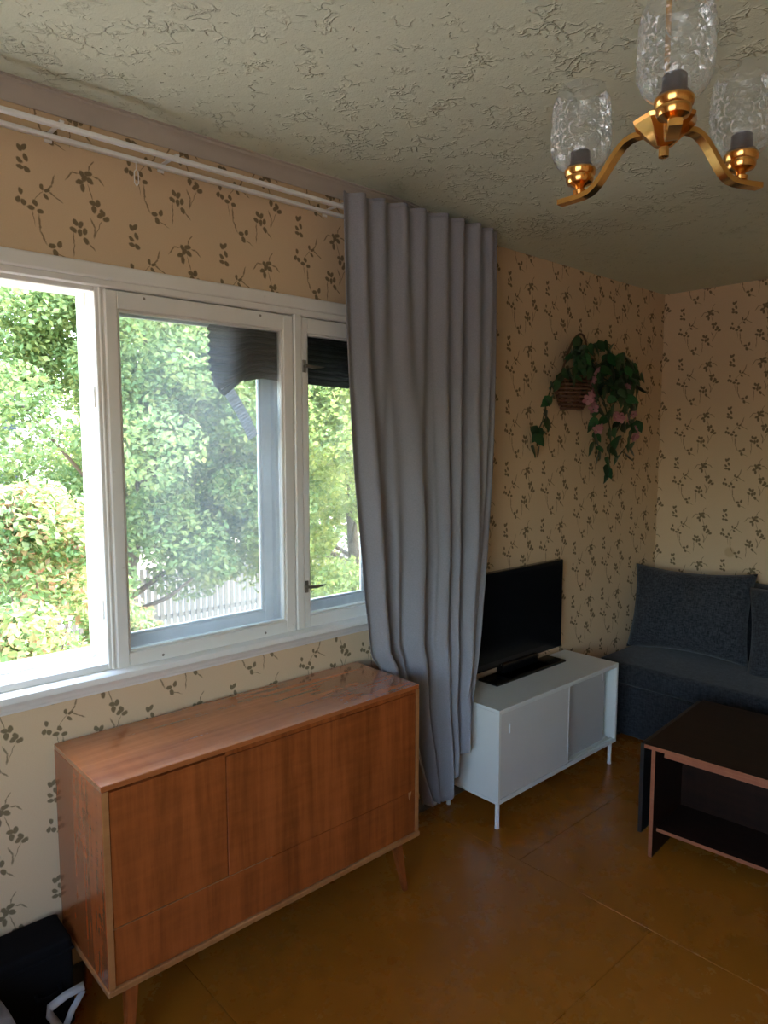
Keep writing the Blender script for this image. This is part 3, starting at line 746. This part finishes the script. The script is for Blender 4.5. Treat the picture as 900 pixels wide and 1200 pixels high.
# ------------------------------------------------------------------ coffee table
ct = empty('coffee_table', (2.532, -.82, 0), R(4.6), label='dark drop leaf coffee table with reddish edges in front of the sofa', cat='table')
def cp(mb, name, mat, **k): return mb.build(name, mat, ct, **k)
TL, TD, TH = 1.15, .64, .455   # length along -y, depth along +x
cp(MB().box(0, TD, -TL, 0, TH-.016, TH, .0015), 'top', M['table_dark'])
cp(MB().box(-.0015, .0002, -TL, 0, TH-.016, TH-.0005, .0004), 'edge_strip', M['table_edge'])
cp(MB().box(.006, TD-.006, -TL+.1, -.075, TH-.036, TH-.0162, .001), 'extension_leaf', M['table_edge'])
cp(MB().box(.012, TD-.012, -.040, -.024, 0, TH-.016, .001), 'side_panel', M['table_dark'])
cp(MB().box(.0105, .0122, -.0395, -.0245, 0, TH-.016, .0003), 'edge_strip', M['table_edge'])
cp(MB().box(.012, TD-.012, -TL+.05, -TL+.066, 0, TH-.016, .001), 'side_panel', M['table_dark'])
cp(MB().box(.05, TD-.05, -TL+.066, -.040, .092, .106, .001), 'shelf', M['table_dark'])
cp(MB().box(.0485, .0502, -TL+.066, -.040, .092, .106, .0003), 'edge_strip', M['table_edge'])
cp(MB().box(.30, .316, -TL+.066, -.040, .106, TH-.036, .001), 'middle_panel', M['table_dark'])
cp(MB().box(.01, TD-.01, .004, .020, .085, TH-.006, .0015), 'drop_leaf', M['black_socket'])
for x in (.12, TD-.12): cp(MB().box(x-.02, x+.02, -.02, .008, TH-.020, TH-.0165, .001), 'hinge', M['steel'])

# ------------------------------------------------------------------ ceiling lamp
hx, hy = 1.166, -1.502
ch = empty('ceiling_lamp', (hx, hy, ceil_z(hx)), label='brass three arm ceiling lamp with moulded clear glass shades', cat='lamp')
def hp(mb, name, mat, **k): return at(ch, mb.build(name, mat, **k))
TT = Matrix.Translation((hx, hy, 0))
hp(MB().lathe([(.006, 2.088), (.0085, 2.089), (.0085, 2.104), (.014, 2.106), (.050, 2.140), (.052, 2.146), (.046, 2.150), (.010, 2.158), (.007, 2.17)], 8, TT), 'hub', M['brass'], smooth=25)
hp(MB().lathe([(.0045, 2.16), (.0045, 2.48)], 12, TT), 'stem', M['brass'], smooth=40)
cz_ = ceil_z(hx)
hp(MB().lathe([(.008, cz_-.085), (.025, cz_-.075), (.048, cz_-.045), (.055, cz_-.008), (.055, cz_)], 28, TT), 'ceiling_rose', M['brass'], smooth=40)
def shade_mesh():
    nth, nzz = 144, 72; vs = []; fs = []
    prof = [(0, .022), (.003, .032), (.009, .041), (.018, .047), (.032, .050), (.06, .0505), (.10, .049), (.122, .0455), (.134, .042), (.139, .041)]
    def rad(z):
        for (a, ra), (b, rb) in zip(prof[:-1], prof[1:]):
            if z <= b:
                t = (z-a)/(b-a); return ra+(rb-ra)*t
        return prof[-1][1]
    for i in range(nzz+1):
        z = .139*(i/nzz)
        for k in range(nth):
            th = 2*math.pi*k/nth
            rowi = (z-.03)/.026; r0 = math.floor(rowi); ph = th*12/(2*math.pi)+(.5 if r0 % 2 else 0)
            du = (ph-math.floor(ph))-.5; dv = (rowi-r0)-.5
            e = math.sqrt((du/.42)**2+(dv/.46)**2)
            bump = .0036*math.exp(-((e-.85)/.15)**2)+.0028*math.exp(-((e-.30)/.16)**2)
            bump *= min(1, max(0, (z-.022)/.01))*min(1, max(0, (.128-z)/.01))
            r_ = rad(z)+bump
            vs.append((r_*math.cos(th), r_*math.sin(th), z))
    for i in range(nzz):
        for k in range(nth): fs.append((i*nth+k, i*nth+(k+1) % nth, (i+1)*nth+(k+1) % nth, (i+1)*nth+k))
    return vs, fs
sv, sf = shade_mesh(); shade0 = None
for az in (-149, 90, -25):
    a = R(az); dx, dy = math.cos(a), math.sin(a)
    # arm: rectangular section swept in its vertical plane
    pts = [(.036, 2.136), (.058, 2.137), (.074, 2.130), (.092, 2.112), (.112, 2.086), (.128, 2.070), (.146, 2.063), (.200, 2.063)]
    pr = []
    for i in range(8):
        pass
    b = bmesh.new(); rings = []
    fine = []
    for (p0, p1) in zip(pts[:-1], pts[1:]):
        fine += [(p0[0]+(p1[0]-p0[0])*t, p0[1]+(p1[1]-p0[1])*t) for t in (0, .5)]
    fine.append(pts[-1])
    fine = [fine[0]]+[((fine[i-1][0]+2*fine[i][0]+fine[i+1][0])/4, (fine[i-1][1]+2*fine[i][1]+fine[i+1][1])/4) for i in range(1, len(fine)-1)]+[fine[-1]]
    for i, (r_, z) in enumerate(fine):
        p0 = fine[max(0, i-1)]; p1 = fine[min(len(fine)-1, i+1)]
        d2 = Vector((p1[0]-p0[0], p1[1]-p0[1])).normalized(); n2 = Vector((-d2.y, d2.x))
        ring = []
        for sx, sz in ((-1, -1), (-.55, -1.0), (.55, -1.0), (1, -1), (1, 1), (.3, 1), (-.3, 1), (-1, 1)):
            rr = r_+n2.x*sz*.0045; zz = z+n2.y*sz*.0045*(1.3 if abs(sx) < 1 and sz > 0 else 1)
            ring.append(b.verts.new((hx+dx*rr-dy*sx*.009, hy+dy*rr+dx*sx*.009, zz)))
        rings.append(ring)
    for i in range(len(rings)-1):
        for k in range(8): b.faces.new((rings[i][k], rings[i][(k+1) % 8], rings[i+1][(k+1) % 8], rings[i+1][k]))
    b.faces.new(rings[0][::-1]); b.faces.new(rings[-1]); bmesh.ops.recalc_face_normals(b, faces=b.faces[:])
    hp(MB().add(b), 'arm', M['brass'], smooth=35)
    cx, cy = hx+dx*.158, hy+dy*.158
    TC = Matrix.Translation((cx, cy, 0))
    hp(MB().lathe([(.005, 2.066), (.011, 2.068), (.012, 2.075), (.007, 2.079), (.012, 2.083), (.022, 2.087), (.0245, 2.092), (.0245, 2.099), (.027, 2.102), (.028, 2.110), (.026, 2.113), (.01, 2.113)], 28, TC), 'cup', M['brass'], smooth=35)
    hp(MB().lathe([(.022, 2.113), (.0225, 2.118), (.018, 2.120), (.017, 2.142), (.014, 2.145)], 20, TC), 'socket', M['black_socket'], smooth=40)
    if shade0 is None:
        s_ = mesh_np('glass_shade', sv, sf, M['shade'], smooth=True); shade0 = s_
    else:
        s_ = shade0.copy(); col.objects.link(s_)
    s_.parent = ch; s_.matrix_parent_inverse = Matrix.Identity(4); s_.location = (cx-hx, cy-hy, 2.111-ceil_z(hx))

# ------------------------------------------------------------------ hanging plant
pl = empty('hanging_plant', (3.2, -.01, 1.9), label='artificial ivy with pink flowers trailing from a brown wall basket', cat='plant')
yb = -.075
# basket: half round wall basket woven from rings
f = MB()
for i in range(9):
    t = i/8; z = 1.79+.155*t; r_ = .062+.040*math.sin(t*2.2)
    f.tube([(3.19+r_*1.25*math.cos(a), -.012-r_*math.sin(a), z) for a in [math.pi*k/14 for k in range(15)]], .0075, 6)
at(pl, f.build('basket', M['basket'], smooth=True))
for k in range(9):
    a = math.pi*(k+.5)/9
    at(pl, MB().tube([(3.19+(.062+.040*math.sin(t*2.2))*1.27*math.cos(a), -.012-(.062+.040*math.sin(t*2.2)+.003)*math.sin(a), 1.79+.155*t) for t in (0, .25, .5, .75, 1)], .004, 5).build('basket_stake', M['basket'], smooth=True))
at(pl, MB().tube([(3.19-.10*math.cos(a)+.02*math.sin(a), -.03-.03*math.sin(a), 1.95+.215*math.sin(a)) for a in [math.pi*k/20 for k in range(21)]], .006, 6).build('basket_handle', M['basket'], smooth=True))
# tendrils
T_ = [[(3.17, -.07, 1.96), (3.08, -.10, 1.985), (3.00, -.10, 1.955), (2.925, -.09, 1.90), (2.895, -.08, 1.81), (2.88, -.07, 1.72), (2.85, -.06, 1.665), (2.868, -.05, 1.60)],
      [(3.27, -.08, 1.93), (3.33, -.13, 1.83), (3.40, -.12, 1.73), (3.46, -.10, 1.65), (3.49, -.08, 1.53), (3.502, -.06, 1.44)],
      [(3.33, -.08, 1.97), (3.50, -.14, 1.90), (3.60, -.12, 1.83), (3.70, -.10, 1.76), (3.735, -.08, 1.70), (3.70, -.07, 1.61), (3.62, -.05, 1.53)],
      [(3.22, -.09, 1.93), (3.25, -.13, 1.83), (3.255, -.12, 1.73), (3.32, -.09, 1.63), (3.375, -.07, 1.56)],
      [(3.20, -.08, 1.98), (3.26, -.08, 2.11), (3.36, -.09, 2.14), (3.46, -.08, 2.13)],
      [(3.25, -.08, 1.98), (3.40, -.12, 2.06), (3.56, -.11, 2.07), (3.68, -.08, 2.03), (3.78, -.06, 1.95)],
      [(3.27, -.08, 1.95), (3.42, -.13, 2.00), (3.58, -.13, 1.99), (3.68, -.10, 1.90), (3.70, -.08, 1.80)],
      [(3.15, -.07, 1.97), (3.11, -.08, 2.06), (3.14, -.07, 2.13), (3.19, -.06, 2.16)],
      [(3.25, -.09, 1.93), (3.38, -.14, 1.93), (3.52, -.14, 1.90), (3.56, -.12, 1.76), (3.52, -.09, 1.66)]]
for t in T_: at(pl, MB().tube(t, .0035, 5).build('tendril', M['tendril'], smooth=True))
def leaf_data(l, wd):
    vs = [(0, 0, 0)]; 
    prof = [(.12, .62), (.32, 1.0), (.58, .78), (.82, .34)]
    for t, k in prof: vs += [(-wd/2*k, l*t, .12*wd*k), (0, l*t, -.03*l*math.sin(t*3)), (wd/2*k, l*t, .12*wd*k)]
    vs.append((0, l, .05*l))
    fs = [(0, 2, 1), (0, 3, 2)]
    for i in range(3):
        a = 1+3*i; fs += [(a, a+1, a+4), (a, a+4, a+3), (a+1, a+2, a+5), (a+1, a+5, a+4)]
    fs += [(10, 11, 13), (11, 12, 13)]
    return vs, fs
lv, lfs = leaf_data(.062, .046)
leaf_meshes = []
for k in range(6):
    t = NT('ivy leaf %d' % k)
    g = [.6, .8, 1.0, 1.2, 1.5, .45][k]
    o_ = t.obj(); c = t.mix(t.noise(o_, 60), c4(.006*g, .042*g, .010*g), c4(.016*g, .09*g, .024*g))
    t.bsdf(Base_Color=c, Roughness=.35)
    me = bpy.data.meshes.new('leaf'); me.from_pydata(lv, [], lfs); me.shade_smooth(); me.materials.append(t.m); leaf_meshes.append(me)
def put_leaf(p, down=1.0, sc_=1.0):
    o = bpy.data.objects.new('leaf', rnd.choice(leaf_meshes)); col.objects.link(o)
    # face the room (-y), tip mostly downwards
    roll = rnd.gauss(0, .6)+(0 if down > 0 else math.pi)
    M_ = Matrix.Rotation(roll, 4, 'Y') @ Matrix.Rotation(R(-90)+rnd.gauss(0, .45), 4, 'X') @ Matrix.Rotation(rnd.gauss(0, .5), 4, 'Y')
    M_ = Matrix.Translation(p) @ M_ @ Matrix.Scale(sc_*rnd.uniform(.95, 1.45), 4)
    o.parent = pl; o.matrix_parent_inverse = Matrix.Identity(4)
    o.matrix_basis = Matrix.Translation(-pl.location) @ M_
def along(t, s):
    n = len(t)-1; i = min(n-1, int(s*n)); f_ = s*n-i; return Vector(t[i]).lerp(Vector(t[i+1]), f_)
counts = [24, 17, 20, 14, 12, 22, 24, 8, 18]
for t, nn_ in zip(T_, counts):
    for i in range(nn_):
        p = along(t, (i+.6)/nn_); j = .018
        p += Vector((rnd.gauss(0, j), -abs(rnd.gauss(0, .012)), rnd.gauss(0, j)))
        p.y = min(p.y, -.035); put_leaf(p)
for i in range(75):
    a = rnd.uniform(0, 6.28); r_ = math.sqrt(rnd.random())
    put_leaf(Vector((3.48+.21*r_*math.cos(a), rnd.uniform(-.16, -.06), 1.99+.115*r_*math.sin(a))))
for i in range(34):
    a = rnd.uniform(0, 6.28); r_ = math.sqrt(rnd.random())
    put_leaf(Vector((3.20+.10*r_*math.cos(a), rnd.uniform(-.14, -.06), 2.04+.075*r_*math.sin(a))))
# flowers: five petals and a small throat
def petal_mesh():
    vs = []; fs = []
    for k in range(5):
        a = 2*math.pi*k/5; b0 = len(vs)
        for (r_, wd, z) in ((.003, .003, 0), (.012, .010, .003), (.021, .009, .007), (.026, .003, .006)):
            for s_ in (-1, 0, 1): vs.append((r_*math.cos(a)-s_*wd*math.sin(a), r_*math.sin(a)+s_*wd*math.cos(a), z-.002*(s_ == 0)))
        for i in range(3):
            q = b0+3*i; fs += [(q, q+1, q+4, q+3), (q+1, q+2, q+5, q+4)]
    return vs, fs
pv, pf = petal_mesh(); pme = bpy.data.meshes.new('flower'); pme.from_pydata(pv, [], pf); pme.materials.append(M['petal']); pme.shade_smooth()
for (x, z) in [(3.214, 1.976), (3.165, 1.916), (3.19, 1.93), (3.184, 1.87), (3.17, 1.85), (3.143, 1.83), (3.198, 1.784), (3.19, 1.81), (3.524, 1.911), (3.446, 1.762), (3.46, 1.745), (3.42, 1.75), (3.535, 1.734), (3.238, 1.679), (3.26, 1.69), (3.621, 1.652), (3.6, 1.64), (3.63, 1.69), (3.60, 1.77)]:
    o = bpy.data.objects.new('flower', pme); col.objects.link(o); o.parent = pl; o.matrix_parent_inverse = Matrix.Identity(4)
    o.matrix_basis = Matrix.Translation(Vector((x, -.150, z))-pl.location) @ Matrix.Rotation(R(90)+rnd.gauss(0, .5), 4, 'X') @ Matrix.Rotation(rnd.gauss(0, .5), 4, 'Y') @ Matrix.Scale(rnd.uniform(.8, 1.2), 4)

# ------------------------------------------------------------------ outdoors
GZ = -1.6
g = MB().box(-60, 60, -60, 80, GZ-.3, GZ, 0).build('ground', M['ground']); g['kind'] = 'structure'
npr = np.random.RandomState(5)
def foliage(name, centers, radii, counts, size, mat, parent, flat=.75, seed=0):
    rs = np.random.RandomState(seed); P = []
    for c, r_, n in zip(centers, radii, counts):
        d = rs.normal(size=(n, 3)); d /= np.linalg.norm(d, axis=1)[:, None]
        rr = r_*(.35+.65*rs.rand(n)**.45)
        P.append(np.array(c)+d*rr[:, None]*np.array([1, 1, flat]))
    P = np.concatenate(P); n = len(P)
    nrm = rs.normal(size=(n, 3))*.75+np.array([0, -.25, .9]); nrm /= np.linalg.norm(nrm, axis=1)[:, None]
    a = rs.normal(size=(n, 3)); a -= nrm*(a*nrm).sum(1)[:, None]; a /= np.linalg.norm(a, axis=1)[:, None]
    b = np.cross(nrm, a); s = size*(.6+.8*rs.rand(n))[:, None]
    # bent leaf of two quads sharing the midrib
    v0 = P-a*s*.5; v1 = P+b*s*.30-nrm*s*.0+nrm*s*.10; v2 = P+a*s*.5; v3 = P-b*s*.30+nrm*s*.10
    V_ = np.stack([v0, v1, v2, v3], 1).reshape(-1, 3)
    F_ = np.concatenate([np.arange(n)[:, None]*4+np.array([0, 1, 2]), np.arange(n)[:, None]*4+np.array([0, 2, 3])])
    o = mesh_np(name, V_, F_, mat, parent); o['kind'] = 'stuff'; return o
def tree(base, height, crown, label, mat, leaf, nclump, per, seed, lean=(0, 0), low=.25, nm='broadleaf_tree', group=None, trunk=.09, cr=.5):
    rs = random.Random(seed); bx, by = base
    e = empty(nm, (bx, by, GZ), label=label, cat='tree' if 'tree' in nm else 'bush')
    if group: e['group'] = group
    top = Vector((lean[0], lean[1], height*.8))
    tr = [Vector((0, 0, 0)), Vector((lean[0]*.2+.05, lean[1]*.2, height*.25)), Vector((lean[0]*.6-.05, lean[1]*.6, height*.5)), top]
    MB().tube(tr, [trunk, trunk*.85, trunk*.6, trunk*.25], 8).build('trunk', M['bark'], e, smooth=True)
    cs, rads = [], []
    for i in range(nclump):
        h = low+(1-low)*rs.random(); ang = rs.uniform(0, 6.283)
        wid = crown*(math.sin(math.pi*min(1, (h-low)/(1-low)*.85+.15))**.6)
        r_ = wid*rs.uniform(.35, 1.0)
        c = Vector((lean[0]*h+r_*math.cos(ang), lean[1]*h+r_*math.sin(ang), height*h))
        cs.append(tuple(c)); rads.append(cr*rs.uniform(.6, 1.25))
        if i < 16:
            s0 = top*min(1, (h*.72)); mid = (s0+c)/2+Vector((0, 0, -.1))
            MB().tube([s0, mid, c], [trunk*.32, trunk*.2, trunk*.08], 5).build('branch', M['bark'], e, smooth=True)
    foliage('foliage', cs, rads, [per]*nclump, leaf, mat, e, seed=seed)
    return e
tree((3.25, 6.6), 6.6, 2.1, 'broad green oak tree seen through the middle window pane', M['oak_leaf'], .075, 150, 900, 11, (1.3, 0), .20, trunk=.13)
tree((6.4, 5.6), 5.6, 1.9, 'bright yellow green tree seen through the right window pane', M['lime_leaf'], .07, 120, 850, 12, (0, 0), .15, trunk=.10)
tree((1.35, 9.5), 7.0, 2.0, 'tall green tree behind the bush outside the open left bay', M['oak_leaf'], .085, 42, 600, 13, (.2, 0), .35, trunk=.14)
tree((1.6, 3.5), 2.75, 1.05, 'leafy bush with reddish tips just outside the open left bay', M['bush_leaf'], .06, 95, 420, 14, (0, 0), .12, nm='garden_bush', trunk=.035, cr=.26)
tree((9.8, 11.5), 8.5, 3.4, 'large green tree far behind the fence', M['oak_leaf'], .13, 110, 650, 15, (0, 0), .12, cr=.75, trunk=.16)
tree((9.2, 18.5), 7.5, 2.8, 'dense green tree behind the oak near the pale house', M['lime_leaf'], .13, 80, 600, 16, (0, 0), .12, cr=.75, trunk=.16)
# pale house
hs = empty('house', (3.0, 24, GZ), label='pale house with grey lilac roof beyond the trees on the left', cat='house')
MB().box(-3.5, 5.5, 0, 7, 0, 5.2, 0).build('wall', M['house'], hs)
MB().prism([(-.5, 5.1), (7.5, 5.1), (3.5, 7.4)], 'x', -4, 6).build('roof', M['roof'], hs)
for x in (-2.2, .4, 3.0):
    for z in (1.0, 3.4):
        wf = MB(); wf.box(x, x+1.1, -.08, .02, z, z+1.3, 0); wfo = wf.build('window', M['house'], hs)
        MB().box(x+.08, x+.52, -.10, -.07, z+.08, z+1.22, 0).build('pane', M['dark_glass'], wfo); MB().box(x+.58, x+1.02, -.10, -.07, z+.08, z+1.22, 0).build('pane', M['dark_glass'], wfo)
# garden fence
fe = empty('garden_fence', (3.2, 9.0, GZ), label='weathered garden fence behind the oak trunk', cat='fence')
for x in np.arange(0, 7.0, .11): MB().box(x, x+.07, 0, .02, .05, 1.15, .004).build('picket', M['fence'], fe)
for z in (.25, .9): MB().box(-.05, 7.05, .02, .06, z, z+.07, .004).build('rail', M['fence'], fe)
